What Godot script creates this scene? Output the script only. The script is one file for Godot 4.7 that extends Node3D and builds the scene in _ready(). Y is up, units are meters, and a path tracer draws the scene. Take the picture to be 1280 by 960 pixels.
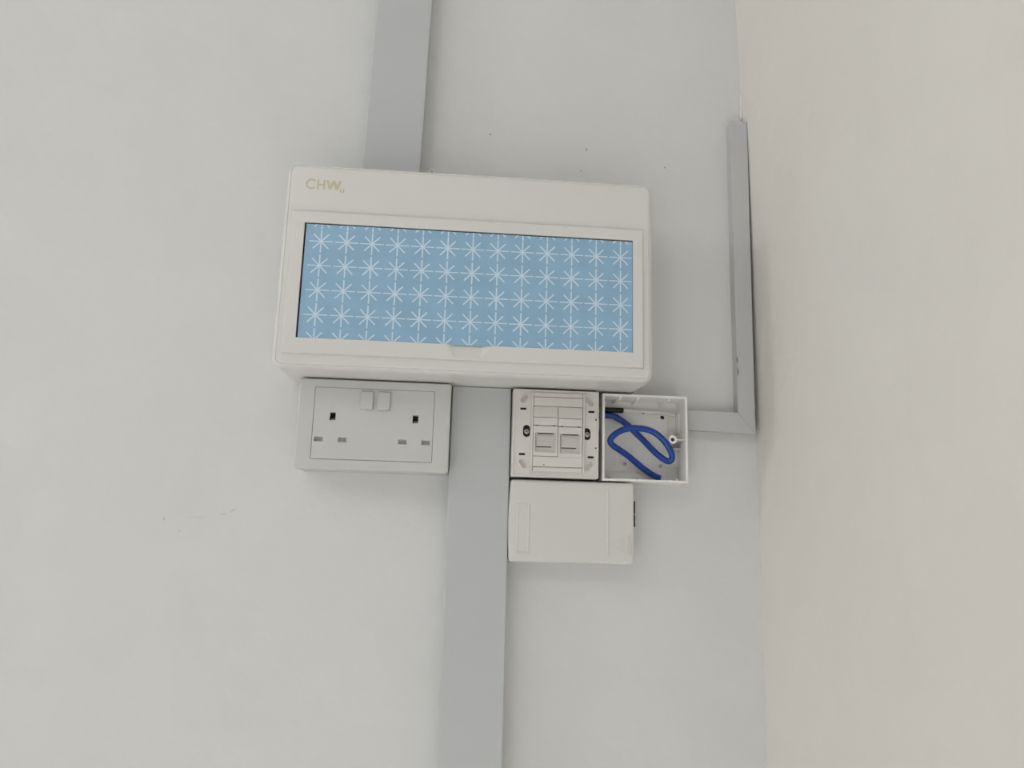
extends Node3D
# All shapes are given in millimetres: x to the right along the back wall, y up from the
# camera's height, z out of the back wall. EYE is the camera's height above the floor.
const EYE := 1.5
const MM := 0.001
var origin := Vector3.ZERO
var M := {}
var used := {}
var rng := RandomNumberGenerator.new()

# ---------------------------------------------------------------- helpers
func at(x: float, y: float, z: float) -> Vector3:
	return Vector3(x * MM, EYE + y * MM, z * MM)

func begin(smooth := false) -> SurfaceTool:
	var st := SurfaceTool.new()
	st.begin(Mesh.PRIMITIVE_TRIANGLES)
	st.set_smooth_group(0 if smooth else 0xFFFFFFFF)
	return st

func tri(st: SurfaceTool, a: Vector3, b: Vector3, c: Vector3) -> void:   # counter-clockwise as seen from outside
	st.add_vertex((a - origin) * MM)
	st.add_vertex((c - origin) * MM)
	st.add_vertex((b - origin) * MM)

func quad(st: SurfaceTool, a: Vector3, b: Vector3, c: Vector3, d: Vector3) -> void:
	tri(st, a, b, c)
	tri(st, a, c, d)

func numbered(called: String) -> String:
	if not used.has(called):
		used[called] = 0
		return called
	used[called] += 1
	return "%s_%03d" % [called, used[called]]

func part(called: String, st: SurfaceTool, m: Material, parent: Node) -> MeshInstance3D:
	st.generate_normals()
	var o := MeshInstance3D.new()
	o.mesh = st.commit()
	o.material_override = null
	o.mesh.surface_set_material(0, m)
	o.name = called
	o.cast_shadow = GeometryInstance3D.SHADOW_CASTING_SETTING_ON
	parent.add_child(o, true)
	return o

func thing(called: String, label: String, category: String, base: Vector3, group := "") -> Node3D:
	var o := Node3D.new()
	o.name = numbered(called)
	add_child(o)
	o.position = at(base.x, base.y, base.z)
	origin = base
	o.set_meta("label", label)
	o.set_meta("category", category)
	if group != "":
		o.set_meta("group", group)
	return o

func struct(called: String, st: SurfaceTool, m: Material, label: String, category: String) -> MeshInstance3D:
	var o := part(called, st, m, self)
	o.position = Vector3(origin.x * MM, EYE + origin.y * MM, origin.z * MM)
	o.set_meta("kind", "structure")
	o.set_meta("label", label)
	o.set_meta("category", category)
	return o

func rrect(x0: float, y0: float, x1: float, y1: float, r: float, z: float, n := 5) -> PackedVector3Array:
	var p := PackedVector3Array()
	r = maxf(r, 0.01)
	var cs := [[x1 - r, y0 + r, -PI / 2], [x1 - r, y1 - r, 0.0], [x0 + r, y1 - r, PI / 2], [x0 + r, y0 + r, PI]]
	for c in cs:
		for i in n + 1:
			var a: float = c[2] + PI / 2 * i / n
			p.append(Vector3(c[0] + r * cos(a), c[1] + r * sin(a), z))
	return p

func loft(st: SurfaceTool, rings: Array, cap_back := true, cap_front := true) -> void:
	for k in rings.size() - 1:
		var a: PackedVector3Array = rings[k]
		var b: PackedVector3Array = rings[k + 1]
		for i in a.size():
			var j := (i + 1) % a.size()
			quad(st, a[i], a[j], b[j], b[i])
	if cap_front:
		fan(st, rings[-1], false)
	if cap_back:
		fan(st, rings[0], true)

func fan(st: SurfaceTool, p: PackedVector3Array, flip: bool) -> void:
	var c := Vector3.ZERO
	for q in p:
		c += q
	c /= p.size()
	for i in p.size():
		var j := (i + 1) % p.size()
		if flip:
			tri(st, c, p[j], p[i])
		else:
			tri(st, c, p[i], p[j])

# a rounded rectangle raised through a profile of [inset, z] pairs, back to front
func plate(st: SurfaceTool, x0: float, y0: float, x1: float, y1: float, r: float, prof: Array, n := 5, back := true) -> void:
	var rings := []
	for p in prof:
		var iy: float = p[2] if p.size() > 2 else p[0]
		rings.append(rrect(x0 + p[0], y0 + iy, x1 - p[0], y1 - iy, maxf(r - p[0], 0.05), p[1], n))
	loft(st, rings, back)

func block(st: SurfaceTool, x0: float, y0: float, x1: float, y1: float, z0: float, z1: float, ch := 0.3) -> void:
	plate(st, x0, y0, x1, y1, 0.3, [[0, z0], [0, z1 - ch], [ch, z1]], 1)

# a slab with rectangular holes right through it; holes are Rect2 in x, y
func pierced(st: SurfaceTool, x0: float, y0: float, x1: float, y1: float, z0: float, z1: float, holes: Array) -> void:
	var xs := [x0, x1]
	var ys := [y0, y1]
	for h in holes:
		xs.append_array([h.position.x, h.end.x])
		ys.append_array([h.position.y, h.end.y])
	xs.sort()
	ys.sort()
	for i in xs.size() - 1:
		for j in ys.size() - 1:
			if xs[i + 1] - xs[i] < 0.001 or ys[j + 1] - ys[j] < 0.001:
				continue
			var c := Vector2((xs[i] + xs[i + 1]) / 2, (ys[j] + ys[j + 1]) / 2)
			var open := false
			for h in holes:
				open = open or h.has_point(c)
			if open:
				continue
			var a := xs[i] as float
			var b := xs[i + 1] as float
			var d := ys[j] as float
			var e := ys[j + 1] as float
			quad(st, Vector3(a, d, z1), Vector3(b, d, z1), Vector3(b, e, z1), Vector3(a, e, z1))
			quad(st, Vector3(b, d, z0), Vector3(a, d, z0), Vector3(a, e, z0), Vector3(b, e, z0))
	walls(st, x0, y0, x1, y1, z0, z1, 1.0)
	for h in holes:
		walls(st, h.position.x, h.position.y, h.end.x, h.end.y, z0, z1, -1.0)

func walls(st: SurfaceTool, x0: float, y0: float, x1: float, y1: float, z0: float, z1: float, out: float) -> void:
	var p := [Vector2(x0, y0), Vector2(x1, y0), Vector2(x1, y1), Vector2(x0, y1)]
	for i in 4:
		var a: Vector2 = p[i]
		var b: Vector2 = p[(i + 1) % 4]
		if out < 0:
			var t := a
			a = b
			b = t
		quad(st, Vector3(a.x, a.y, z0), Vector3(b.x, b.y, z0), Vector3(b.x, b.y, z1), Vector3(a.x, a.y, z1))

# a rectangular ring lofted between outer and inner rounded rectangles: list of [x0, y0, x1, y1, r, z]
func ring_loft(st: SurfaceTool, list: Array, n := 4) -> void:
	var rings := []
	for e in list:
		rings.append(rrect(e[0], e[1], e[2], e[3], e[4], e[5], n))
	loft(st, rings, false, false)

func circle(cx: float, cy: float, rx: float, ry: float, z: float, n := 20, turn := 0.0) -> PackedVector3Array:
	var p := PackedVector3Array()
	for i in n:
		var a := TAU * i / n
		var q := Vector2(rx * cos(a), ry * sin(a)).rotated(turn)
		p.append(Vector3(cx + q.x, cy + q.y, z))
	return p

func stadium(cx: float, cy: float, half: float, r: float, z: float, turn: float, n := 8) -> PackedVector3Array:
	var p := PackedVector3Array()
	for s in 2:
		for i in n + 1:
			var a := -PI / 2 + PI * i / n + PI * s
			var q := Vector2((half if s == 0 else -half) + r * cos(a), r * sin(a)).rotated(turn)
			p.append(Vector3(cx + q.x, cy + q.y, z))
	return p

func polygon_prism(st: SurfaceTool, pts: Array, z0: float, z1: float, ch := 0.0) -> void:   # pts counter-clockwise, convex or not
	var poly := PackedVector2Array(pts)
	var top := poly
	if ch > 0.0:
		var inn := Geometry2D.offset_polygon(poly, -ch)
		if inn.size() > 0 and inn[0].size() == poly.size():
			top = inn[0]
			var best := 0
			for i in top.size():
				if top[i].distance_to(poly[0]) < top[best].distance_to(poly[0]):
					best = i
			var turned := PackedVector2Array()
			for i in top.size():
				turned.append(top[(best + i) % top.size()])
			top = turned
	var n := poly.size()
	for i in n:
		var j := (i + 1) % n
		quad(st, Vector3(poly[i].x, poly[i].y, z0), Vector3(poly[j].x, poly[j].y, z0), Vector3(poly[j].x, poly[j].y, z1 - ch), Vector3(poly[i].x, poly[i].y, z1 - ch))
		if ch > 0.0:
			quad(st, Vector3(poly[i].x, poly[i].y, z1 - ch), Vector3(poly[j].x, poly[j].y, z1 - ch), Vector3(top[j].x, top[j].y, z1), Vector3(top[i].x, top[i].y, z1))
	var idx := Geometry2D.triangulate_polygon(top)
	for k in range(0, idx.size(), 3):
		var a := top[idx[k]]
		var b := top[idx[k + 1]]
		var c := top[idx[k + 2]]
		if (b - a).cross(c - a) < 0:
			var t := b
			b = c
			c = t
		tri(st, Vector3(a.x, a.y, z1), Vector3(b.x, b.y, z1), Vector3(c.x, c.y, z1))
	idx = Geometry2D.triangulate_polygon(poly)
	for k in range(0, idx.size(), 3):
		var a := poly[idx[k]]
		var b := poly[idx[k + 1]]
		var c := poly[idx[k + 2]]
		if (b - a).cross(c - a) > 0:
			var t := b
			b = c
			c = t
		tri(st, Vector3(a.x, a.y, z0), Vector3(b.x, b.y, z0), Vector3(c.x, c.y, z0))

func stroke(st: SurfaceTool, pts: Array, w: float, z0: float, z1: float) -> void:
	for i in pts.size() - 1:
		var a: Vector2 = pts[i]
		var b: Vector2 = pts[i + 1]
		var d := (b - a).normalized() * (w * 0.25 if pts.size() > 3 else 0.0)
		a -= d
		b += d
		var s := (b - a).orthogonal().normalized() * (w / 2)
		polygon_prism(st, [a + s, a - s, b - s, b + s] if (b - a).cross(s) < 0 else [a - s, a + s, b + s, b - s], z0, z1 + 0.012 * (i % 3))

func spline(p: Array, steps: int) -> Array:
	var out := []
	for i in p.size() - 1:
		var p0: Vector3 = p[maxi(i - 1, 0)]
		var p1: Vector3 = p[i]
		var p2: Vector3 = p[i + 1]
		var p3: Vector3 = p[mini(i + 2, p.size() - 1)]
		for k in steps:
			out.append(p1.cubic_interpolate(p2, p0, p3, float(k) / steps))
	out.append(p[-1])
	return out

func tube(st: SurfaceTool, p: Array, r: float, n := 14) -> void:
	var rings := []
	var side := Vector3.ZERO
	for i in p.size():
		var d: Vector3 = (p[mini(i + 1, p.size() - 1)] - p[maxi(i - 1, 0)]).normalized()
		if i == 0:
			side = d.cross(Vector3(0.3, 0.9, 0.2)).normalized()
		side = (side - d * side.dot(d)).normalized()
		var up := d.cross(side)
		var ring := PackedVector3Array()
		for k in n:
			var a := TAU * k / n
			ring.append(p[i] + (side * cos(a) + up * sin(a)) * r)
		rings.append(ring)
	loft(st, rings)

func mat(c: Color, rough := 0.5, spec := 0.5) -> StandardMaterial3D:
	var m := StandardMaterial3D.new()
	m.albedo_color = c
	m.roughness = rough
	m.metallic_specular = spec
	return m

func noise_map(freq: float, seed_: int, a: Color, b: Color, octaves := 4) -> NoiseTexture2D:
	var t := NoiseTexture2D.new()
	var f := FastNoiseLite.new()
	f.seed = seed_
	f.frequency = freq
	f.fractal_octaves = octaves
	t.noise = f
	t.width = 512
	t.height = 512
	t.seamless = true
	t.generate_mipmaps = true
	var g := Gradient.new()
	g.set_color(0, a)
	g.set_color(1, b)
	t.color_ramp = g
	return t

func painted(c: Color, rough: float, size: float, seed_: int, relief: float) -> StandardMaterial3D:
	var m := mat(c, rough, 0.4)
	m.uv1_triplanar = true
	m.uv1_world_triplanar = true
	m.uv1_scale = Vector3.ONE / size
	m.albedo_texture = noise_map(0.006, seed_, Color(0.985, 0.985, 0.985), Color(1, 1, 1), 5)
	if relief > 0.0:
		var n := noise_map(0.03, seed_ + 7, Color.BLACK, Color.WHITE, 4)
		n.as_normal_map = true
		n.bump_strength = 4.0
		m.normal_enabled = true
		m.normal_texture = n
		m.normal_scale = relief
	return m

# ---------------------------------------------------------------- the scene
func _ready() -> void:
	rng.seed = 11
	# camera
	var cam := Camera3D.new()
	cam.name = "camera"
	cam.transform = Transform3D(Basis(Vector3(0.9964328, 0.02735671, 0.07983285), Vector3(-0.04174068, 0.98194622, 0.18449753), Vector3(-0.07334432, -0.18717166, 0.97958531)).orthonormalized(), Vector3(0, EYE, 0.786))
	cam.fov = rad_to_deg(2.0 * atan(480.0 / 961.0))
	cam.near = 0.02
	add_child(cam)
	cam.current = true
	# sky and exposure
	var we := WorldEnvironment.new()
	we.name = "world_environment"
	var env := Environment.new()
	var sky := Sky.new()
	var sm := ProceduralSkyMaterial.new()
	sm.sky_top_color = Color(0.80, 0.84, 0.88)
	sm.sky_horizon_color = Color(0.9, 0.91, 0.92)
	sm.ground_horizon_color = Color(0.8, 0.82, 0.82)
	sm.ground_bottom_color = Color(0.5, 0.5, 0.48)
	sm.sky_energy_multiplier = 0.5
	sky.sky_material = sm
	env.background_mode = Environment.BG_SKY
	env.sky = sky
	env.tonemap_mode = Environment.TONE_MAPPER_LINEAR
	env.tonemap_exposure = 0.89
	env.sdfgi_enabled = true
	env.ssao_enabled = true
	env.ssil_enabled = true
	we.environment = env
	add_child(we)
	# lamps: position in mm from the eye's foot on the back wall, energy
	var lamps := [[-880.0, 1290.0, 2000.0, 0.2, "round white lamp on the ceiling nearest the electrical fittings", 50.0], [-2000.0, 1290.0, 2400.0, 0.13, "round white lamp on the ceiling in the middle of the room", 50.0], [-3300.0, 1140.0, 1000.0, 1.15, "round white lamp on the ceiling by the left window", 210.0]]

	# low sun through the added shop window, lit onto the floor to bounce upward
	var sun := DirectionalLight3D.new()
	sun.name = "sun"
	sun.light_color = Color(0.985, 0.985, 0.985)
	sun.light_energy = 3.3
	sun.light_angular_distance = 0.5
	sun.shadow_enabled = true
	add_child(sun)
	sun.look_at_from_position(Vector3.ZERO, Vector3(0.1, -0.54, -1.0))
	make_materials()
	make_room()
	for l in lamps:
		make_bulb(l)
	make_trunking()
	make_mini_trunking()
	make_board()
	make_socket()
	make_data_outlet()
	make_junction_box()
	make_cables()
	make_termination_box()

func make_materials() -> void:
	M.wall = painted(Color(0.885, 0.884, 0.88), 0.8, 0.6, 3, 0.12)
	M.wall_side = painted(Color(0.925, 0.91, 0.885), 0.8, 0.6, 5, 0.12)
	M.ceiling = mat(Color(0.9, 0.9, 0.9), 0.9)
	M.floor = painted(Color(0.93, 0.925, 0.91), 0.5, 1.2, 9, 0.0)
	M.plastic = mat(Color(0.875, 0.868, 0.852), 0.3)
	M.plastic_grey = mat(Color(0.81, 0.807, 0.795), 0.42)
	M.plastic_cream = mat(Color(0.87, 0.855, 0.835), 0.5)
	M.plastic_box = mat(Color(0.865, 0.855, 0.84), 0.45)
	M.plastic_open = mat(Color(0.955, 0.945, 0.93), 0.5)
	M.trunk = mat(Color(0.768, 0.776, 0.78), 0.42)
	M.mini = mat(Color(0.78, 0.78, 0.782), 0.45)
	M.shutter = mat(Color(0.74, 0.72, 0.7), 0.5)
	M.dark = mat(Color(0.04, 0.035, 0.03), 0.7)
	M.grime_and_shade = mat(Color(0.33, 0.3, 0.27), 0.9)  # also colours the painted shadow strips at the dust shutters
	M.scuff = mat(Color(0.80, 0.80, 0.795), 0.85)
	M.hole = mat(Color(0.62, 0.61, 0.59), 0.9)
	M.navy = mat(Color(0.05, 0.07, 0.13), 0.6)
	M.label = mat(Color(0.84, 0.828, 0.808), 0.45)
	M.logo = mat(Color(0.80, 0.765, 0.66), 0.7)
	M.blue = mat(Color(0.02, 0.25, 0.59), 0.3)
	M.black = mat(Color(0.035, 0.035, 0.04), 0.5)
	M.screw = mat(Color(0.75, 0.75, 0.73), 0.3)
	M.screw.metallic = 0.9
	M.glass = mat(Color(0.9, 0.95, 0.95, 0.08), 0.02)
	M.glass.transparency = BaseMaterial3D.TRANSPARENCY_ALPHA
	M.bulb = mat(Color(0.95, 0.94, 0.9), 0.5)
	M.bulb.emission_enabled = true
	M.bulb.emission = Color(1.0, 0.985, 0.96)
	M.bulb.emission_energy_multiplier = 0.4
	M.film = film_material()

# the printed film: white eight-rayed stars on light blue, 5 pixels to the millimetre
const FX0 := -146.0
const FX1 := 165.6
const FY0 := 168.0
const FY1 := 278.7
func film_material() -> StandardMaterial3D:
	var k := 5.0
	var w := int((FX1 - FX0) * k)
	var h := int((FY1 - FY0) * k)
	var im := Image.create(w, h, true, Image.FORMAT_RGB8)
	var blue := Color(0.58, 0.725, 0.84)
	var white := Color(0.83, 0.895, 0.955)
	im.fill(blue)
	var n := FastNoiseLite.new()
	n.seed = 4
	n.frequency = 0.006
	for y in h:
		for x in w:
			im.set_pixel(x, y, blue * (1.0 + 0.035 * n.get_noise_2d(x, y)))
	var cell := 23.78
	for row in range(-1, 5):
		for col in 13:
			var c := Vector2(-131.4 + cell * col, 283.4 if row < 0 else 262.0 - cell * row)
			var strong := 1.0 if (col + row * 3) % 4 != 1 else 1.12
			for r in 8:
				var a := PI / 4 * r
				var len_ := 9.7 if r % 2 == 1 else 10.6 if r % 4 == 0 else 9.3 if row < 0 else 10.3
				var e := c + Vector2(cos(a), sin(a)) * len_
				var hw := 0.5 * strong if r % 4 == 0 else 0.62 * strong
				var x0 := int((minf(c.x, e.x) - 1.6 - FX0) * k)
				var x1 := int((maxf(c.x, e.x) + 1.6 - FX0) * k)
				var y0 := int((FY1 - maxf(c.y, e.y) - 1.6) * k)
				var y1 := int((FY1 - minf(c.y, e.y) + 1.6) * k)
				for y in range(maxi(y0, 0), mini(y1 + 1, h)):
					for x in range(maxi(x0, 0), mini(x1 + 1, w)):
						var p := Vector2(FX0 + (x + 0.5) / k, FY1 - (y + 0.5) / k)
						var q := Geometry2D.get_closest_point_to_segment(p, c, e)
						var t := clampf((hw - p.distance_to(q)) * k + 0.5, 0.0, 1.0)
						if t > 0.0:
							im.set_pixel(x, y, im.get_pixel(x, y).lerp(white, t))
	im.generate_mipmaps()
	var m := mat(Color.WHITE, 0.32)
	m.albedo_texture = ImageTexture.create_from_image(im)
	return m

func make_room() -> void:
	var L := -4300.0
	var F := 5200.0
	var R := 2700.0
	var D := 620.0  # side wall cut short, room added beyond it to admit more light
	var B := -1500.0
	var T := 1400.0
	origin = Vector3(L, B, -120)
	var st := begin()
	pierced(st, L - 200, B - 100, R + 200, T + 100, -120, 0, [])
	var back := struct("wall_back", st, M.wall, "white painted plaster wall behind the electrical fittings", "wall")
	var marks := [[134.8, 420.0, 0.7, 2.2, 0.15], [223.8, 404.3, 0.9, 0.9, 0.0], [27.1, 430.7, 1.3, 0.9, 0.5], [129.0, 394.0, 1.2, 0.6, 0.0], [-213.0, 12.0, 3.5, 0.5, 0.7], [-222.0, 8.0, 4.0, 0.45, 0.2], [-247.0, 4.5, 9.0, 0.3, 0.0], [-278.0, 2.0, 1.2, 1.6, 0.2], [-262.0, -9.0, 1.0, 0.8, 0.0]]
	for k in marks.size():
		var a: Array = marks[k]
		st = begin()
		loft(st, [circle(a[0], a[1], a[2], a[3], 0.0, 12, a[4]), circle(a[0], a[1], a[2] * 0.6, a[3] * 0.6, 0.25, 12, a[4])], false)
		var m: Material = M.scuff if k > 3 else M.hole
		part("nail_hole" if k < 4 else "scuff", st, m, back)
	# right wall: old plaster that is not quite plumb
	origin = Vector3(320, B, 0)
	st = begin(true)
	var prof := [[B - 100, 322.0], [-600.0, 321.5], [-221.0, 320.2], [-60.0, 319.8], [60.0, 319.4], [180.0, 318.6], [330.0, 317.0], [469.0, 314.8], [560.0, 312.6], [640.0, 310.0], [900.0, 305.0], [T + 100, 300.0]]
	for i in prof.size() - 1:
		var a: Array = prof[i]
		var b: Array = prof[i + 1]
		for j in 12:
			var z0 := D * j / 12.0
			var z1 := D * (j + 1) / 12.0
			quad(st, Vector3(a[1], a[0], z0), Vector3(b[1], b[0], z0), Vector3(b[1], b[0], z1), Vector3(a[1], a[0], z1))
	quad(st, Vector3(520, B - 100, 0), Vector3(520, T + 100, 0), Vector3(520, T + 100, D), Vector3(520, B - 100, D))
	for i in prof.size() - 1:
		var a: Array = prof[i]
		var b: Array = prof[i + 1]
		quad(st, Vector3(a[1], a[0], D), Vector3(520, a[0], D), Vector3(520, b[0], D), Vector3(b[1], b[0], D))
	var right := struct("wall_right", st, M.wall_side, "warm white side wall jutting out at right, meeting the back wall in a corner", "wall")
	# a ragged bead of filler in the corner above the slim trunking
	origin = Vector3(320, B, 0)
	st = begin(true)
	var path := []
	for i in 9:
		path.append(Vector3(313.6 - 0.004 * i * i, 468.0 + i * 4.0, 1.0 + 0.5 * sin(i * 2.3)))
	tube(st, path, 1.5, 8)
	part("filler_bead", st, M.wall_side, right)
	origin = Vector3(L, B, 0)
	st = begin()
	# left wall with the window opening (built from four slabs)
	for s in [[B - 100, T + 100, -120.0, 900.0], [B - 100, T + 100, 3700.0, F + 120.0], [B - 100, -600.0, 900.0, 3700.0], [900.0, T + 100, 900.0, 3700.0]]:
		box3(st, L - 200, s[0], s[2], L, s[1], s[3])
	struct("wall_left", st, M.wall, "white painted wall with a wide window, left of the camera", "wall")
	origin = Vector3(L - 100, -600, 2300)
	st = begin()
	for s in [[-600.0, -550.0, 900.0, 3700.0], [850.0, 900.0, 900.0, 3700.0], [-550.0, 850.0, 900.0, 950.0], [-550.0, 850.0, 3650.0, 3700.0], [-550.0, 850.0, 2275.0, 2325.0]]:
		box3(st, L - 130, s[0], s[2], L - 70, s[1], s[3])
	var win := struct("window_1", st, M.plastic, "wide white framed window in the left wall", "window")
	for z in [[950.0, 2275.0], [2325.0, 3650.0]]:
		st = begin()
		box3(st, L - 103, -550, z[0], L - 97, 850, z[1])
		part("pane", st, M.glass, win)
	origin = Vector3(L, B, F)
	st = begin()
	for e in [[L - 200, -3400.0, B - 100, T + 100], [2000.0, R + 200, B - 100, T + 100], [-3400.0, 2000.0, 1000.0, T + 100], [-3400.0, 2000.0, B - 100, B + 40]]:
		box3(st, e[0], e[2], F, e[1], e[3], F + 120)
	struct("wall_front", st, M.wall, "white painted wall with an added tall shop window, behind the camera", "wall")
	origin = Vector3(-700, B + 40, F + 60)  # added window, out of view, letting in frontal sky and sun light
	st = begin()
	for e in [[-3400.0, -3340.0, B + 40, 1000.0], [1940.0, 2000.0, B + 40, 1000.0], [-3340.0, 1940.0, B + 40, B + 100], [-3340.0, 1940.0, 940.0, 1000.0], [-730.0, -670.0, B + 100, 940.0]]:
		box3(st, e[0], e[2], F + 40, e[1], e[3], F + 90)
	win = struct("window_2", st, M.plastic, "tall white framed shop window added unseen behind the camera for light", "window")
	for e in [[-3340.0, -730.0], [-670.0, 1940.0]]:
		st = begin()
		box3(st, e[0], B + 100, F + 62, e[1], 940, F + 68)
		part("pane", st, M.glass, win)
	origin = Vector3(L, B, F)
	st = begin()
	box3(st, R, B - 100, 0, R + 200, T + 100, F)
	struct("wall_far_right", st, M.wall, "white painted end wall of the unseen room added beyond the jutting wall", "wall")
	st = begin()
	box3(st, L, B - 100, 0, R, B, F)
	struct("floor", st, M.floor, "pale grey floor of the room", "floor")
	st = begin()
	box3(st, L, T, 0, R, T + 100, F)
	struct("ceiling", st, M.ceiling, "white ceiling of the room", "ceiling")

func box3(st: SurfaceTool, x0: float, y0: float, z0: float, x1: float, y1: float, z1: float) -> void:
	pierced(st, x0, y0, x1, y1, z0, z1, [])

func make_bulb(l: Array) -> void:
	var base := Vector3(l[0], 1400, l[2])
	var t := thing("ceiling_lamp", l[4], "lamp", base, "round lamps under the ceiling")
	var st := begin()
	# turned about the vertical: holder and cup
	var rings := []
	for e in [[1399.0, 45.0], [1392.0, 45.0], [1388.0, 22.0], [1352.0, 20.0]]:
		var p := PackedVector3Array()
		for i in 20:
			var a := TAU * i / 20
			p.append(Vector3(base.x + e[1] * cos(a), e[0], base.z + e[1] * sin(a)))
		rings.append(p)
	loft(st, rings)
	part("lamp_holder", st, M.plastic, t)
	var s := SphereMesh.new()
	s.radius = l[5] * MM
	s.height = 2.0 * l[5] * MM
	var g := MeshInstance3D.new()
	g.name = "bulb"
	g.mesh = s
	s.material = M.bulb
	t.add_child(g)
	g.position = Vector3(0, -0.046 - l[5] * MM, 0)
	var o := OmniLight3D.new()
	o.name = "lamp_light"
	o.light_color = Color(0.99, 0.99, 0.985)
	o.light_energy = l[3]
	o.light_size = (l[5] - 5.0) * MM
	o.omni_range = 14.0
	o.omni_attenuation = 2.0
	o.shadow_enabled = true
	t.add_child(o)
	o.position = Vector3(0, -0.046 - l[5] * MM, 0)

# two lengths of wide trunking; each is a base tray and a snapped-on lid
func make_trunking() -> void:
	var runs := [
		["wide grey-white trunking running up the wall above the distribution board", -107.4, 341.5, -47.0, -89.0, 1399.0, -29.0],
		["wide grey-white trunking running down the wall beside the white blank-lidded box", -2.5, -1499.0, 63.6, -2.7, 140.2, 56.4]]
	for r in runs:
		var x0 := r[1] as float
		var y0 := r[2] as float
		var x1 := r[3] as float
		var t0 := r[4] as float
		var y1 := r[5] as float
		var t1 := r[6] as float
		var t := thing("trunking", r[0], "trunking", Vector3((x0 + x1) / 2, y0, 0), "wide trunking on the back wall")
		var st := begin()
		polygon_prism(st, [Vector2(x0 + 1, y0), Vector2(x1 - 1, y0), Vector2(t1 - 1, y1), Vector2(t0 + 1, y1)], 0.0, 21.0)
		part("base", st, M.trunk, t)
		st = begin()
		var prev := []
		for e in [[0.0, 20.0], [0.0, 24.6], [0.45, 25.6], [1.4, 26.0]]:
			var ring := PackedVector3Array([Vector3(x0 + e[0], y0, e[1]), Vector3(x1 - e[0], y0, e[1]), Vector3(t1 - e[0], y1, e[1]), Vector3(t0 + e[0], y1, e[1])])
			prev.append(ring)
		loft(st, prev)
		part("lid", st, M.trunk, t)

func make_mini_trunking() -> void:
	var t := thing("mini_trunking", "slim grey-white trunking standing upright in the wall corner", "trunking", Vector3(304, 105, 0), "slim trunking in the corner")
	var st := begin()
	polygon_prism(st, [Vector2(295.6, 127.2), Vector2(312.4, 106.4), Vector2(314.0, 458.0), Vector2(295.6, 458.0)], 0.0, 10.5)
	part("base", st, M.mini, t)
	st = begin()
	polygon_prism(st, [Vector2(295.0, 127.3), Vector2(313.0, 105.3), Vector2(314.6, 458.6), Vector2(295.2, 458.6)], 10.2, 14.0, 0.3)
	part("lid", st, M.mini, t)
	for c in [[295.6, 188.0, 178.5], [296.2, 177.0, 165.0]]:
		st = begin()
		polygon_prism(st, [Vector2(c[0] - 0.5, c[1]), Vector2(c[0] - 0.2, c[2]), Vector2(c[0] + 0.7, (c[1] + c[2]) / 2)], 13.2, 14.15)
		part("chip", st, M.grime_and_shade, t)
	t = thing("mini_trunking", "short slim trunking lying level between the open box and the corner", "trunking", Vector3(270, 105, 0), "slim trunking in the corner")
	st = begin()
	polygon_prism(st, [Vector2(235.4, 108.2), Vector2(311.0, 106.2), Vector2(294.4, 126.6), Vector2(235.4, 127.0)], 0.0, 10.5)
	part("base", st, M.mini, t)
	st = begin()
	polygon_prism(st, [Vector2(235.4, 107.4), Vector2(312.9, 105.2), Vector2(294.8, 127.3), Vector2(235.4, 127.8)], 10.2, 14.0, 0.3)
	part("lid", st, M.mini, t)

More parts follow.
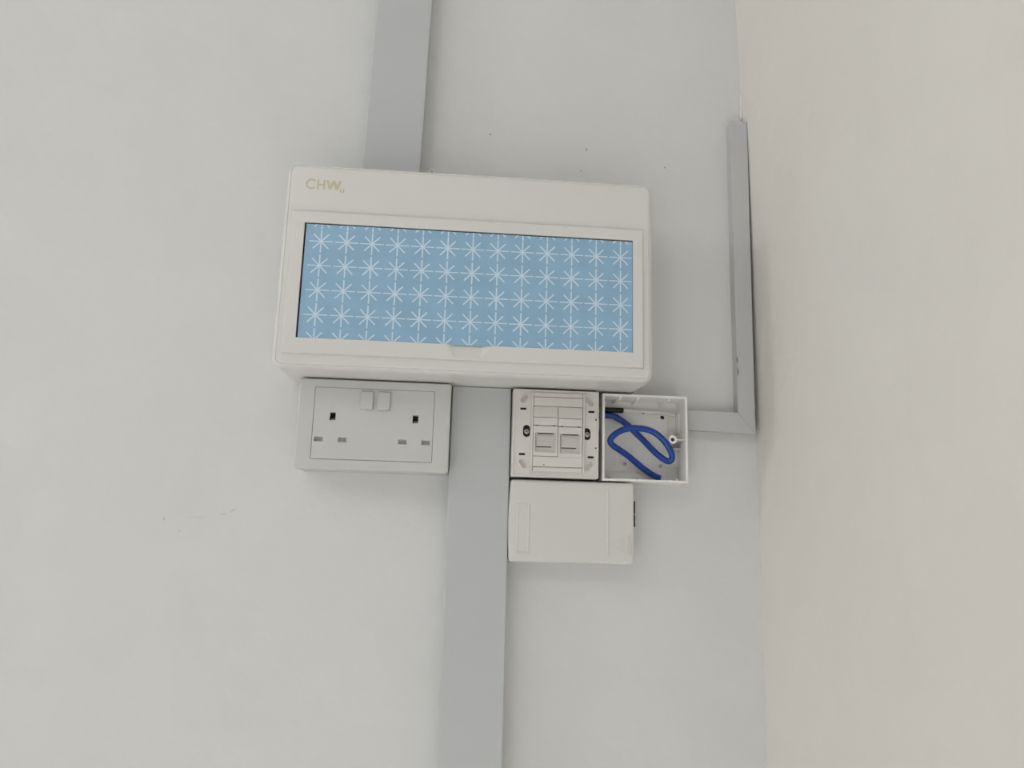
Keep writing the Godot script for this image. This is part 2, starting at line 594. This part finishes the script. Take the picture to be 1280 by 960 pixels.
func make_board() -> void:
	var X0 := -169.6
	var X1 := 187.8
	var Y0 := 140.4
	var Y1 := 341.2
	var t := thing("distribution_board", "large white plastic distribution board with a blue star-patterned window", "electrical panel", Vector3(9, Y0, 0))
	var st := begin()
	plate(st, X0 + 0.5, Y0 + 0.5, X1 - 0.5, Y1 - 0.5, 11.0, [[0, 0.2], [0, 52]], 8)
	var back := part("back_box", st, M.plastic, t)
	for x in [-3.0, 57.5, 147.0]:
		st = begin()
		pierced(st, x - 0.7, Y0 - 0.2, x + 0.7, Y0 + 0.6, 46.0, 52.0, [])
		part("rib", st, M.plastic, back)
	st = begin()
	plate(st, X0, Y0, X1, Y1, 11.0, [[0.3, 52], [0, 52.6], [0, 76], [0.3, 79.0, 0.12], [0.9, 81.4, 0.4], [1.7, 83.3, 0.8], [2.7, 84.9, 1.4], [3.7, 86.0, 2.1], [4.5, 86.6, 2.8], [4.8, 86.5, 3.1], [4.9, 86.0, 3.4], [5.1, 86.0, 3.9], [5.4, 86.5, 4.3], [5.8, 86.7, 4.9]], 8)
	var cover := part("cover", st, M.plastic, t)
	# lettering, raised a little: three letters and a small mark
	st = begin()
	var arc := []
	for i in 13:
		var a := deg_to_rad(48 + 264.0 * i / 12)
		arc.append(Vector2(-144.8 + 4.6 * cos(a), 319.9 + 4.6 * sin(a)))
	stroke(st, arc, 1.5, 86.6, 86.82)
	for s in [[-138.6, 1.6], [-132.9, 1.6]]:
		stroke(st, [Vector2(s[0], 315.0), Vector2(s[0], 324.6)], s[1], 86.6, 86.82)
	stroke(st, [Vector2(-138.6, 319.8), Vector2(-132.9, 319.6)], 1.4, 86.6, 86.85)
	stroke(st, [Vector2(-130.0, 324.5), Vector2(-127.1, 315.6)], 2.4, 86.6, 86.82)
	stroke(st, [Vector2(-127.1, 315.4), Vector2(-123.9, 324.4)], 2.4, 86.6, 86.85)
	stroke(st, [Vector2(-123.9, 324.4), Vector2(-120.9, 315.4)], 2.4, 86.6, 86.82)
	stroke(st, [Vector2(-120.9, 315.6), Vector2(-117.6, 324.5)], 2.4, 86.6, 86.85)
	stroke(st, [Vector2(-117.4, 316.8), Vector2(-117.4, 313.2)], 0.9, 86.6, 86.82)
	stroke(st, [Vector2(-117.6, 313.4), Vector2(-113.8, 313.4)], 0.9, 86.6, 86.85)
	stroke(st, [Vector2(-114.2, 316.8), Vector2(-114.2, 313.2)], 0.9, 86.6, 86.82)
	var logo := part("logo_lettering", st, M.logo, cover)
	logo.set_meta("label", "small tan raised lettering")
	# door frame with finger notch
	var a0 := Vector2(-159.6, 153.6)
	var a1 := Vector2(176.4, 291.6)
	var h0 := Vector2(-147.6, 168.2)
	var h1 := Vector2(165.9, 279.9)
	var zt := 89.6
	var zb := 86.4
	var bl := 1.3
	st = begin()
	# bevelled outer edge
	ring_loft(st, [[a0.x, a0.y, a1.x, a1.y, 1.0, zb], [a0.x + 0.2, a0.y + 0.2, a1.x - 0.2, a1.y - 0.2, 1.0, zt - 1.2], [a0.x + bl, a0.y + 0.8, a1.x - bl, a1.y - 0.8, 0.5, zt]])
	var o0 := Vector2(a0.x + bl, a0.y + 0.8)
	var o1 := Vector2(a1.x - bl, a1.y - 0.8)
	var n := [-9.5, -2.4, 22.2, 32.6]
	var nb := 155.4
	flat(st, [o0, Vector2(h0.x, o0.y), Vector2(h0.x, o1.y), Vector2(o0.x, o1.y)], zt)
	flat(st, [Vector2(h1.x, o0.y), Vector2(o1.x, o0.y), o1, Vector2(h1.x, o1.y)], zt)
	flat(st, [Vector2(h0.x, h1.y), h1, Vector2(h1.x, o1.y), Vector2(h0.x, o1.y)], zt)
	flat(st, [Vector2(h0.x, o0.y), Vector2(n[1], o0.y), Vector2(n[1], nb), Vector2(n[0], h0.y), h0], zt)
	flat(st, [Vector2(n[1], o0.y), Vector2(n[2], o0.y), Vector2(n[2], nb), Vector2(n[1], nb)], zt)
	flat(st, [Vector2(n[2], o0.y), Vector2(h1.x, o0.y), Vector2(h1.x, h0.y), Vector2(n[3], h0.y), Vector2(n[2], nb)], zt)
	var zn := 86.75
	quad(st, Vector3(n[1], nb, zt), Vector3(n[2], nb, zt), Vector3(n[2] + 0.6, h0.y, zn), Vector3(n[1] - 0.4, h0.y, zn))
	tri(st, Vector3(n[0], h0.y, zt), Vector3(n[1], nb, zt), Vector3(n[1] - 0.4, h0.y, zn))
	tri(st, Vector3(n[2], nb, zt), Vector3(n[3], h0.y, zt), Vector3(n[2] + 0.6, h0.y, zn))
	# walls of the window opening
	for w in [[Vector2(h0.x, h1.y), h0], [h0, Vector2(n[0], h0.y)], [Vector2(n[3], h0.y), Vector2(h1.x, h0.y)], [Vector2(h1.x, h0.y), h1], [h1, Vector2(h0.x, h1.y)]]:
		var p: Vector2 = w[0]
		var q: Vector2 = w[1]
		quad(st, Vector3(q.x, q.y, 86.7), Vector3(p.x, p.y, 86.7), Vector3(p.x, p.y, zt), Vector3(q.x, q.y, zt))
	var frame := part("door_frame", st, M.plastic, t)
	for x in [[-154.4, -148.4], [166.6, 171.6]]:
		st = begin()
		plate(st, x[0], 264.6, x[1], 279.6, 0.4, [[0, zt - 0.2], [0, zt + 0.15], [0.3, zt + 0.35]], 2)
		part("hinge_tab", st, M.plastic, frame)
	# slot behind the film, its shadow line painted navy, at left and upper edges
	st = begin()
	block(st, h0.x + 0.02, h0.y + 0.6, h1.x - 0.02, h1.y - 0.02, 86.72, 87.85, 0.05)
	part("window_recess", st, M.navy, t)
	st = SurfaceTool.new()
	st.begin(Mesh.PRIMITIVE_TRIANGLES)
	st.set_smooth_group(0xFFFFFFFF)
	var c := [Vector3(FX0, FY0, 88.7), Vector3(FX1, FY0, 88.7), Vector3(FX1, FY1, 88.7), Vector3(FX0, FY1, 88.7)]
	var uv := [Vector2(0, 1), Vector2(1, 1), Vector2(1, 0), Vector2(0, 0)]
	for i in [0, 2, 1, 0, 3, 2]:
		st.set_uv(uv[i])
		st.add_vertex((c[i] - origin) * MM)
	for i in 4:
		var j := (i + 1) % 4
		var e := Vector3(0, 0, -0.8)
		for v in [c[i], c[j] + e, c[i] + e, c[i], c[j], c[j] + e]:
			st.set_uv(Vector2(0.01, 0.5))
			st.add_vertex((v - origin) * MM)
	var film := part("patterned_window", st, M.film, t)
	film.set_meta("label", "light blue window film printed with white stars")
	st = begin(true)
	var loop := []
	for i in 13:
		var a := PI * i / 12
		loop.append(Vector3(-31.6 + 2.6 * cos(a), 341.2 + 5.0 * sin(a), 80))
	tube(st, loop, 0.6, 8)
	part("hanging_loop", st, M.plastic, t)

func flat(st: SurfaceTool, pts: Array, z: float) -> void:
	var poly := PackedVector2Array(pts)
	var idx := Geometry2D.triangulate_polygon(poly)
	for k in range(0, idx.size(), 3):
		var a := poly[idx[k]]
		var b := poly[idx[k + 1]]
		var c := poly[idx[k + 2]]
		if (b - a).cross(c - a) < 0:
			var t := b
			b = c
			c = t
		tri(st, Vector3(a.x, a.y, z), Vector3(b.x, b.y, z), Vector3(c.x, c.y, z))

func make_socket() -> void:
	var x0 := -149.8
	var x1 := -3.5
	var y0 := 52.2
	var y1 := 139.7
	var t := thing("twin_socket", "grey-white double wall socket with two switches under the distribution board", "socket", Vector3(-76, y0, 0))
	var st := begin()
	plate(st, x0 + 0.5, y0 + 0.5, x1 - 0.5, y1 - 0.5, 2.5, [[0, 0.2], [0, 35.2]])
	part("back_box", st, M.plastic_grey, t)
	st = begin()
	var p0 := Vector2(-134.6, 61.8)
	var p1 := Vector2(-19.6, 131.3)
	ring_loft(st, [[x0, y0, x1, y1, 2.5, 35.4], [x0, y0, x1, y1, 2.5, 40.6], [x0 + 0.4, y0 + 0.4, x1 - 0.4, y1 - 0.4, 2.2, 42.2], [x0 + 1.4, y0 + 1.4, x1 - 1.4, y1 - 1.4, 1.6, 43.0], [p0.x - 0.3, p0.y - 0.3, p1.x + 0.3, p1.y + 0.3, 1.2, 43.0], [p0.x, p0.y, p1.x, p1.y, 1.0, 42.7], [p0.x, p0.y, p1.x, p1.y, 1.0, 36.0]])
	part("face_frame", st, M.plastic_grey, t)
	st = begin()
	var holes := [Rect2(-119.0, 99.3, 5.5, 7.7), Rect2(-39.9, 99.3, 5.5, 7.7)]
	for x in [-132.2, -109.6, -52.6, -30.3]:
		holes.append(Rect2(x, 78.5, 8.0, 4.5))
	pierced(st, p0.x + 0.35, p0.y + 0.35, p1.x - 0.35, p1.y - 0.35, 36.2, 42.9, holes)
	var panel := part("centre_panel", st, M.plastic_grey, t)
	for i in holes.size():
		var h: Rect2 = holes[i]
		st = begin()
		var dz := 37.0 if i < 2 else 38.6
		pierced(st, h.position.x + 0.02, h.position.y + 0.02, h.end.x - 0.02, h.end.y - 0.02, 36.4, dz, [])
		part("earth_slot" if i < 2 else "pin_shutter", st, M.dark if i < 2 else M.plastic_grey, panel)
		if i < 2:   # the grey shutter at the bottom of the earth slot
			st = begin()
			var q := [Vector3(h.position.x + 1.2, h.position.y + 0.05, 37.1), Vector3(h.end.x - 0.1, h.position.y + 0.05, 37.1), Vector3(h.end.x - 0.1, h.position.y + 2.6, 37.1), Vector3(h.position.x + 1.2, h.position.y + 0.05, 42.0), Vector3(h.end.x - 0.1, h.position.y + 0.05, 42.0)]
			quad(st, q[3], q[4], q[2], Vector3(q[0].x, q[2].y, 37.1))
			tri(st, q[4], q[1], q[2])
			tri(st, q[0], q[3], Vector3(q[0].x, q[2].y, 37.1))
			part("earth_shutter", st, M.shutter, panel)
	# two rockers, their outer lower corner rounded
	for s in [[-90.6, -78.6, -1.0], [-74.2, -62.2, 1.0]]:
		st = begin()
		plate(st, s[0] - 0.15, 110.5, s[1] + 0.5, 129.1, 0.6, [[0, 42.9], [0, 42.96]], 2)
		part("switch_gap", st, M.shutter, panel)
		st = begin()
		var o := []
		var outer: float = s[0] if s[2] < 0 else s[1]
		var inner: float = s[1] if s[2] < 0 else s[0]
		for i in 6:
			var a := PI / 2 * i / 5
			o.append(Vector2(outer - s[2] * 2.6 * (1.0 - sin(a)), 110.8 + 2.6 * (1.0 - cos(a))))
		o.append_array([Vector2(outer, 128.5), Vector2(inner, 128.5), Vector2(inner, 110.8)])
		if s[2] < 0:
			o.reverse()
		var rings := []
		for e in [[0.0, 42.9, 42.9], [0.0, 46.4, 44.4], [0.7, 47.2, 45.1]]:
			var ring := PackedVector3Array()
			var c := Vector2((s[0] + s[1]) / 2, 119.6)
			for q: Vector2 in o:
				var g := Vector2(move_toward(q.x, c.x, e[0]), move_toward(q.y, c.y, e[0]))
				ring.append(Vector3(g.x, g.y, lerpf(e[1], e[2], (g.y - 110.8) / 17.7)))
			rings.append(ring)
		loft(st, rings)
		part("rocker_switch", st, M.plastic_grey, t)

func make_data_outlet() -> void:
	var t := thing("data_outlet", "square uncovered data outlet with two shuttered jacks and bare screws", "outlet", Vector3(101, 52, 0))
	var x0 := 57.8
	var x1 := 144.0
	var y0 := 52.0
	var y1 := 139.0
	var st := begin()
	plate(st, x0, y0, x1, y1, 1.5, [[0, 0.2], [0, 32.8], [0.4, 33.2]])
	part("back_box", st, M.plastic_cream, t)
	# yoke: a plate with slots through it
	st = begin()
	var holes := [Rect2(65.0, 117.9, 6.2, 2.2), Rect2(64.7, 72.8, 6.2, 2.2), Rect2(133.2, 117.3, 6.2, 2.2), Rect2(132.9, 72.0, 6.2, 2.2), Rect2(140.2, 109.6, 2.6, 1.8), Rect2(140.2, 81.3, 2.6, 1.8)]
	pierced(st, x0 + 0.5, y0 + 0.5, x1 - 0.5, y1 - 0.5, 33.3, 36.2, holes)
	var yoke := part("yoke", st, M.plastic_cream, t)
	for i in holes.size():
		var h: Rect2 = holes[i]
		st = begin()
		pierced(st, h.position.x + 0.02, h.position.y + 0.02, h.end.x - 0.02, h.end.y - 0.02, 33.4, 34.4, [])
		part("slot", st, M.dark if i < 4 else M.grime_and_shade, yoke)
	# raised lips round the yoke
	st = begin()
	ring_loft(st, [[x0 + 0.3, y0 + 0.3, x1 - 0.3, y1 - 0.3, 1.2, 33.3], [x0 + 0.3, y0 + 0.3, x1 - 0.3, y1 - 0.3, 1.2, 36.6], [x0 + 0.8, y0 + 0.8, x1 - 0.8, y1 - 0.8, 1.0, 37.0], [x0 + 2.4, y0 + 1.8, x1 - 2.0, y1 - 1.8, 0.8, 37.0], [x0 + 2.7, y0 + 2.0, x1 - 2.3, y1 - 2.0, 0.8, 36.2]])
	part("rim", st, M.plastic_cream, yoke)
	for x in [[75.9, 78.0], [127.4, 129.4]]:
		st = begin()
		block(st, x[0], 57.0, x[1], 136.0, 36.2, 39.0, 0.4)
		part("rail", st, M.plastic_cream, yoke)
	# oblong fixing holes with raised rims
	for s in [[68.9, 128.9, 0.95], [134.2, 128.3, -0.95], [68.6, 64.2, -0.95], [134.4, 64.0, 0.95]]:
		st = begin()
		loft(st, [stadium(s[0], s[1], 2.6, 2.9, 36.2, s[2]), stadium(s[0], s[1], 2.6, 2.9, 37.0, s[2]), stadium(s[0], s[1], 2.6, 2.2, 37.1, s[2]), stadium(s[0], s[1], 2.6, 2.0, 36.25, s[2])], false, false)
		part("fixing_rim", st, M.plastic_cream, yoke)
		st = begin()
		loft(st, [stadium(s[0], s[1], 2.6, 2.0, 36.2, s[2]), stadium(s[0], s[1], 2.6, 2.0, 36.3, s[2])], false)
		part("fixing_hole", st, M.shutter, yoke)
	# screws in dark oblong holes
	for s in [[71.8, 96.8], [132.0, 95.9]]:
		st = begin()
		loft(st, [stadium(s[0], s[1], 2.5, 3.5, 36.2, PI / 2), stadium(s[0], s[1], 2.5, 3.4, 36.35, PI / 2)], false)
		var sl := part("screw_hole", st, M.dark, yoke)
		st = begin(true)
		loft(st, [circle(s[0] + 0.2, s[1] - 0.6, 2.5, 2.5, 36.35), circle(s[0] + 0.2, s[1] - 0.6, 2.5, 2.5, 36.9), circle(s[0] + 0.2, s[1] - 0.6, 2.0, 2.0, 37.5), circle(s[0] + 0.2, s[1] - 0.6, 1.0, 1.0, 37.8)], false)
		var head := part("screw", st, M.screw, t)
		st = begin()
		for a in [0.5, 0.5 + PI / 2]:
			var d := Vector2(cos(a), sin(a)) * 1.8
			stroke(st, [Vector2(s[0] + 0.2, s[1] - 0.6) - d, Vector2(s[0] + 0.2, s[1] - 0.6) + d], 0.6, 37.5, 37.86)
		part("screw_slot", st, M.dark, head)
	# the carrier that holds both jacks: upper and lower bars
	st = begin()
	for e in [[57.2, 61.6, 38.0], [62.2, 72.0, 38.6], [131.2, 135.6, 37.8], [122.0, 130.8, 38.8]]:
		st = begin()
		block(st, 78.3, e[0], 127.2, e[1], 36.2, e[2])
		part("carrier_bar", st, M.plastic_cream, t)
	st = begin()
	loft(st, [circle(89.3, 64.0, 0.7, 0.6, 38.6, 8), circle(89.3, 64.0, 0.4, 0.3, 38.7, 8)], false)
	part("speck", st, M.grime_and_shade, t)
	for k in 2:
		var a := 78.4 + 24.5 * k
		var b := a + 23.9
		var d := -0.5 * k
		st = begin()
		block(st, a, 110.9 + d, b, 121.6 + d * 0.3, 36.2, 38.9, 0.25)
		part("label_window", st, M.label, t)
		st = begin()
		block(st, a, 102.9 + d, b, 110.5 + d, 36.2, 39.2, 0.3)
		part("strip", st, M.plastic_box, t)
		for x in [a + 3.6, b - 3.6]:
			st = begin()
			block(st, x - 1.0, 102.0 + d, x + 1.0, 102.95 + d, 38.4, 39.25, 0.1)
			part("catch_slot", st, M.dark, t)
		# the surround of the shutter: four bars round a sunken well
		st = begin()
		var w := [a + 2.0, 75.8 + d, b - 2.0, 95.2 + d]
		var hl := [a + 3.2, 81.0 + d, b - 4.6, 94.4 + d]
		ring_loft(st, [[a, 72.4 + d, b, 102.2 + d, 0.4, 36.2], [a, 72.4 + d, b, 102.2 + d, 0.4, 38.9], [a + 0.3, 72.7 + d, b - 0.3, 101.9 + d, 0.3, 39.2], [w[0] - 0.4, w[1], w[2] + 0.4, w[3] + 0.2, 0.3, 39.2], [hl[0] - 0.2, hl[1] - 2.4, hl[2] + 1.6, hl[3] + 0.2, 0.3, 36.4]], 2)
		tri(st, Vector3(w[0], w[1], 36.3), Vector3(w[2], w[1], 36.3), Vector3(w[2], w[3], 36.3))
		tri(st, Vector3(w[0], w[1], 36.3), Vector3(w[2], w[3], 36.3), Vector3(w[0], w[3], 36.3))
		part("jack_surround", st, M.plastic_cream, t)
		# dust shutter: a ribbed wedge, thicker at its lower edge
		st = begin()
		var rows := 9
		for r in rows:
			var u0 := float(r) / rows
			var u1 := float(r + 1) / rows
			var ya := lerpf(hl[3], 82.0 + d, u0)
			var yb := lerpf(hl[3], 82.0 + d, u1)
			var za := lerpf(36.6, 40.2, u0)
			var xa0 := lerpf(a + 4.2, a + 3.4, u0)
			var xa1 := lerpf(b - 4.3, b - 6.0, u0)
			var ym := yb + (ya - yb) * 0.25
			quad(st, Vector3(xa0, ym, za + 0.1), Vector3(xa1, ym, za + 0.1), Vector3(xa1, ya, za), Vector3(xa0, ya, za))
			quad(st, Vector3(xa0, yb, za - 0.2), Vector3(xa1, yb, za - 0.2), Vector3(xa1, ym, za + 0.1), Vector3(xa0, ym, za + 0.1))
			quad(st, Vector3(xa0, yb, 36.3), Vector3(xa0, yb, za), Vector3(xa0, ya, za), Vector3(xa0, ya, 36.3))
			quad(st, Vector3(xa1, yb, 36.3), Vector3(xa1, ya, 36.3), Vector3(xa1, ya, za), Vector3(xa1, yb, za))
		quad(st, Vector3(a + 3.4, 82.0 + d, 36.3), Vector3(b - 6.0, 82.0 + d, 36.3), Vector3(b - 6.0, 82.0 + d, 40.2), Vector3(a + 3.4, 82.0 + d, 40.2))
		part("dust_shutter", st, M.plastic_cream, t)
		# dark strips painting the shadow lines above and below the shutter
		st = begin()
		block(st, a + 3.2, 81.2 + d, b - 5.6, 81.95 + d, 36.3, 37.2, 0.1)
		part("shutter_shade", st, M.grime_and_shade, t)
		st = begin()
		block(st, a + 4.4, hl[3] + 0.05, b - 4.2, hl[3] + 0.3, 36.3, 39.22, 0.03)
		part("shutter_shade", st, M.grime_and_shade, t)

func make_junction_box() -> void:
	var x0 := 148.2
	var x1 := 234.9
	var y0 := 51.0
	var y1 := 138.2
	var zt := 33.0
	var th := 2.2
	var t := thing("junction_box", "open square white back box with blue cable looped inside it", "junction box", Vector3(191, y0, 0))
	var st := begin()
	pierced(st, x0 + 0.2, y0 + 0.2, x1 - 0.2, y1 - 0.2, 0.1, 2.6, [])
	# four walls; the left one has a knocked-out opening for the cables
	pierced(st, x0, y0, x1, y0 + th, 0.1, zt, [])
	pierced(st, x0, y1 - th, x1, y1, 0.1, zt, [])
	pierced(st, x1 - th, y0 + th, x1, y1 - th, 0.1, zt, [])
	for s in [[y0 + th, 104.0, 0.1, zt], [128.5, y1 - th, 0.1, zt], [104.0, 128.5, 16.0, zt]]:
		pierced(st, x0, s[0], x0 + th, s[1], s[2], s[3], [])
	var body := part("body", st, M.plastic_open, t)
	# curved strengthening ribs under the upper wall
	for r in [[167.5, 165.0, 1.0], [185.6, 186.0, 1.1], [217.5, 214.5, 1.0]]:
		st = begin()
		var pts := [Vector3(r[0], y1 - th, 31.5), Vector3(r[0] - 0.4, y1 - th - 2.2, 29.0), Vector3(lerpf(r[0], r[1], 0.5), y1 - th - 3.2, 20.0), Vector3(r[1], y1 - th - 3.4, 10.0), Vector3(r[1], y1 - th - 4.0, 3.0)]
		for i in pts.size() - 1:
			var p: Vector3 = pts[i]
			var q: Vector3 = pts[i + 1]
			var e := Vector3(r[2], 0, 0)
			var pu := Vector3(p.x, y1 - th, p.z)
			var qu := Vector3(q.x, y1 - th, q.z)
			quad(st, q - e, q + e, p + e, p - e)
			quad(st, qu - e, q - e, p - e, pu - e)
			quad(st, q + e, qu + e, pu + e, p + e)
		part("rib", st, M.plastic_open, body)
	# the screw post at right with the web that joins it to the wall, and the tip of the left one
	st = begin(false)
	loft(st, [circle(221.2, 94.7, 4.6, 4.6, 2.6, 24), circle(221.2, 94.7, 4.4, 4.4, 27.6, 24), circle(221.2, 94.7, 4.1, 4.1, 28.0, 24), circle(221.2, 94.7, 2.1, 2.1, 28.0, 24), circle(221.2, 94.7, 1.9, 1.9, 20.0, 24)], false, false)
	block(st, 225.2, 94.2, x1 - th, 95.5, 2.6, 27.6)
	var post := part("screw_post", st, M.plastic_open, t)
	st = begin()
	loft(st, [circle(221.2, 94.7, 2.05, 2.05, 20.5, 20), circle(221.2, 94.7, 2.0, 2.0, 21.5, 20)], false)
	part("screw_hole", st, M.dark, post)
	st = begin()
	block(st, x0 + th, 95.8, 153.6, 97.2, 2.6, 28.0)
	part("web", st, M.plastic_open, body)
	st = begin()
	block(st, 223.6, 86.4, x1 - th, 87.6, 2.6, 15.0)
	part("web", st, M.plastic_open, body)
	st = begin()
	block(st, 219.0, 68.9, x1 - th, 69.8, 2.6, 8.0)
	part("web", st, M.plastic_open, body)
	# sunken channel at right, with its dark far edge
	st = begin()
	block(st, 222.6, 103.0, 223.4, 122.6, 2.6, 4.4, 0.2)
	block(st, 231.4, 103.0, 232.6, 123.0, 2.6, 14.0, 0.2)
	part("channel_wall", st, M.plastic_open, body)
	# knock-outs: thin raised outlines on the back
	for k in [[210.0, 115.2, 5.0, 4.6, 0.0], [169.2, 76.0, 4.6, 4.2, PI / 2], [209.5, 74.0, 3.5, 4.2, 0.3]]:
		st = begin()
		loft(st, [stadium(k[0], k[1], k[2], k[3], 2.6, k[4]), stadium(k[0], k[1], k[2], k[3] - 0.2, 3.0, k[4]), stadium(k[0], k[1], k[2], k[3] - 0.8, 3.0, k[4]), stadium(k[0], k[1], k[2], k[3] - 1.0, 2.65, k[4])], false, false)
		part("knockout_rim", st, M.plastic_open, body)
		st = begin()
		loft(st, [stadium(k[0], k[1], k[2] - 0.4, 1.6, 2.6, k[4]), stadium(k[0], k[1], k[2] - 0.4, 1.5, 3.1, k[4])], false)
		part("knockout", st, M.plastic_open, body)
	st = begin()
	pierced(st, 159.0, y0 + th, 222.0, 63.0, 2.6, 3.3, [Rect2(159.8, y0 + th + 0.5, 61.4, 9.0)])
	part("knockout_rim", st, M.plastic_open, body)
	for k in [[177.4, 70.6, 2.0], [215.2, 69.6, 2.0]]:
		st = begin(true)
		loft(st, [circle(k[0], k[1], k[2], k[2], 2.6), circle(k[0], k[1], k[2] * 0.8, k[2] * 0.8, 3.6), circle(k[0], k[1], k[2] * 0.35, k[2] * 0.35, 4.0)], false)
		part("fixing_screw", st, M.screw, t)
	st = begin()
	loft(st, [circle(217.4, 120.2, 2.2, 2.4, 2.6, 12), circle(217.4, 120.2, 2.0, 2.2, 2.8, 12)], false)
	part("back_hole", st, M.dark, body)
	for k in [[160.8, 15.0], [190.2, 13.0], [227.6, 20.0]]:
		st = begin()
		block(st, k[0] - 1.1, y0 + th, k[0] + 1.1, y0 + th + 3.0, 2.6, k[1], 0.4)
		part("peg", st, M.plastic_open, body)

func make_cables() -> void:
	var t := thing("blue_cable", "thick blue insulated cable bent into a loop inside the open back box", "cable", Vector3(190, 54, 8))
	var st := begin(true)
	var p := [Vector3(149.0, 119.5, 7.5), Vector3(156.2, 119.9, 7.5), Vector3(164.0, 119.4, 8), Vector3(171.4, 115.6, 8.6), Vector3(179.4, 109.8, 9.5), Vector3(187.4, 102.2, 10.5), Vector3(194.6, 95.1, 12), Vector3(203.6, 84.6, 16), Vector3(211.0, 77.4, 19), Vector3(216.2, 73.6, 22), Vector3(219.6, 73.6, 24.5), Vector3(220.8, 77.4, 26), Vector3(219.4, 82.4, 26.8), Vector3(216.2, 88.0, 27.4), Vector3(211.2, 94.0, 28), Vector3(204.2, 99.6, 29), Vector3(196.0, 103.2, 29.5), Vector3(186.5, 104.6, 29.6), Vector3(177.0, 104.2, 29.2), Vector3(168.8, 102.0, 28.4), Vector3(162.2, 98.0, 27.5), Vector3(158.0, 93.2, 26.4), Vector3(158.4, 89.4, 25), Vector3(162.4, 86.0, 23), Vector3(168.9, 82.7, 20), Vector3(178.0, 77.6, 16.5), Vector3(185.9, 72.2, 13.5), Vector3(194.1, 66.4, 11.4), Vector3(201.0, 62.0, 10.2), Vector3(208.0, 58.4, 9.2), Vector3(212.8, 56.7, 8.6)]
	tube(st, spline(p, 5), 3.15, 16)
	part("insulation", st, M.blue, t)
	t = thing("white_cable", "thin white cable with a black sleeved end lying level above the blue loop", "cable", Vector3(195, 122, 8))
	st = begin(true)
	tube(st, spline([Vector3(172.5, 125.5, 8.4), Vector3(184, 125.4, 8.4), Vector3(196, 124.9, 8.4), Vector3(208, 124.7, 8.4), Vector3(218, 124.5, 8.3), Vector3(225.5, 124.2, 7.6), Vector3(228.8, 123.2, 6.2)], 5), 2.1, 14)
	part("core", st, M.plastic_cream, t)
	st = begin(true)
	tube(st, [Vector3(150.4, 125.4, 8.4), Vector3(160, 125.5, 8.4), Vector3(173.4, 125.6, 8.4), Vector3(174.6, 125.6, 8.4)], 2.75, 14)
	part("black_sleeve", st, M.black, t)
	st = begin()
	block(st, 194.6, 122.6, 196.6, 123.6, 9.4, 10.2, 0.1)
	part("speck", st, M.grime_and_shade, t)

func make_termination_box() -> void:
	var t := thing("termination_box", "blank oblong white plastic box with rounded left edge below the data outlet", "enclosure", Vector3(119, -29.6, 0))
	var x0 := 58.1
	var x1 := 181.0
	var y0 := -29.6
	var y1 := 49.6
	var st := begin()
	plate(st, x0 + 1.6, y0 + 0.8, x1 - 0.6, y1 - 0.8, 2.0, [[0, 0.2], [0, 12.0]])
	part("base", st, M.plastic_box, t)
	st = begin()
	var rings := []
	for e in [[0.2, 12.2], [0.0, 13.0], [0.0, 26.5], [0.35, 28.6], [1.0, 29.6], [2.0, 30.0]]:
		var ring := PackedVector3Array()
		for q in rrect(x0 + e[0], y0 + e[0], x1 - e[0], y1 - e[0], 3.2, e[1], 6):
			ring.append(q)
		# left side bows outward a little
		var bowed := PackedVector3Array()
		for i in ring.size():
			bowed.append(ring[i])
			var nxt := ring[(i + 1) % ring.size()]
			if ring[i].x < x0 + 4 and absf(nxt.y - ring[i].y) > 40:
				for k in range(1, 12):
					var u := k / 12.0
					var m := ring[i].lerp(nxt, u)
					m.x -= 1.15 * sin(PI * u)
					bowed.append(m)
		rings.append(bowed)
	loft(st, rings)
	var lid := part("lid", st, M.plastic_box, t)
	# shallow label frame at left
	st = begin()
	ring_loft(st, [[64.6, -22.0, 78.0, 26.0, 0.6, 30.0], [65.0, -21.6, 77.4, 25.6, 0.5, 30.6], [66.2, -20.4, 76.2, 24.4, 0.4, 30.6], [66.6, -20.0, 75.8, 24.0, 0.4, 30.0]], 2)
	part("label_frame", st, M.plastic_box, lid)
	# raised ridge, grip bars and triangle at right
	st = begin()
	plate(st, 153.6, -22.5, 155.4, 42.0, 0.4, [[0, 30.0], [0.3, 30.7]], 2)
	part("ridge", st, M.plastic_box, lid)
	for x in [173.6, 176.6]:
		st = begin()
		plate(st, x, -20.5, x + 1.0, -2.0, 0.3, [[0, 30.0], [0.3, 30.8]], 2)
		part("grip_bar", st, M.plastic_box, lid)
	st = begin()
	var a := [Vector2(158.5, -11.0), Vector2(170.0, -4.6), Vector2(170.2, -18.6)]
	for i in 3:
		stroke(st, [a[i], a[(i + 1) % 3]], 1.0, 30.0, 30.5)
	var tr := part("triangle_mark", st, M.plastic_box, lid)
	tr.set_meta("label", "faint raised triangle outline")
	# two black catches at the right-hand side
	for y in [[6.6, 18.9], [19.6, 32.2]]:
		st = begin()
		block(st, 180.6, y[0], 184.3, y[1], 14.0, 20.0, 0.3)
		part("side_catch", st, M.dark, t)
	st = begin()
	block(st, 118, -30.4, 127, -29.5, 20, 24, 0.1)
	part("bottom_catch", st, M.plastic_box, t)
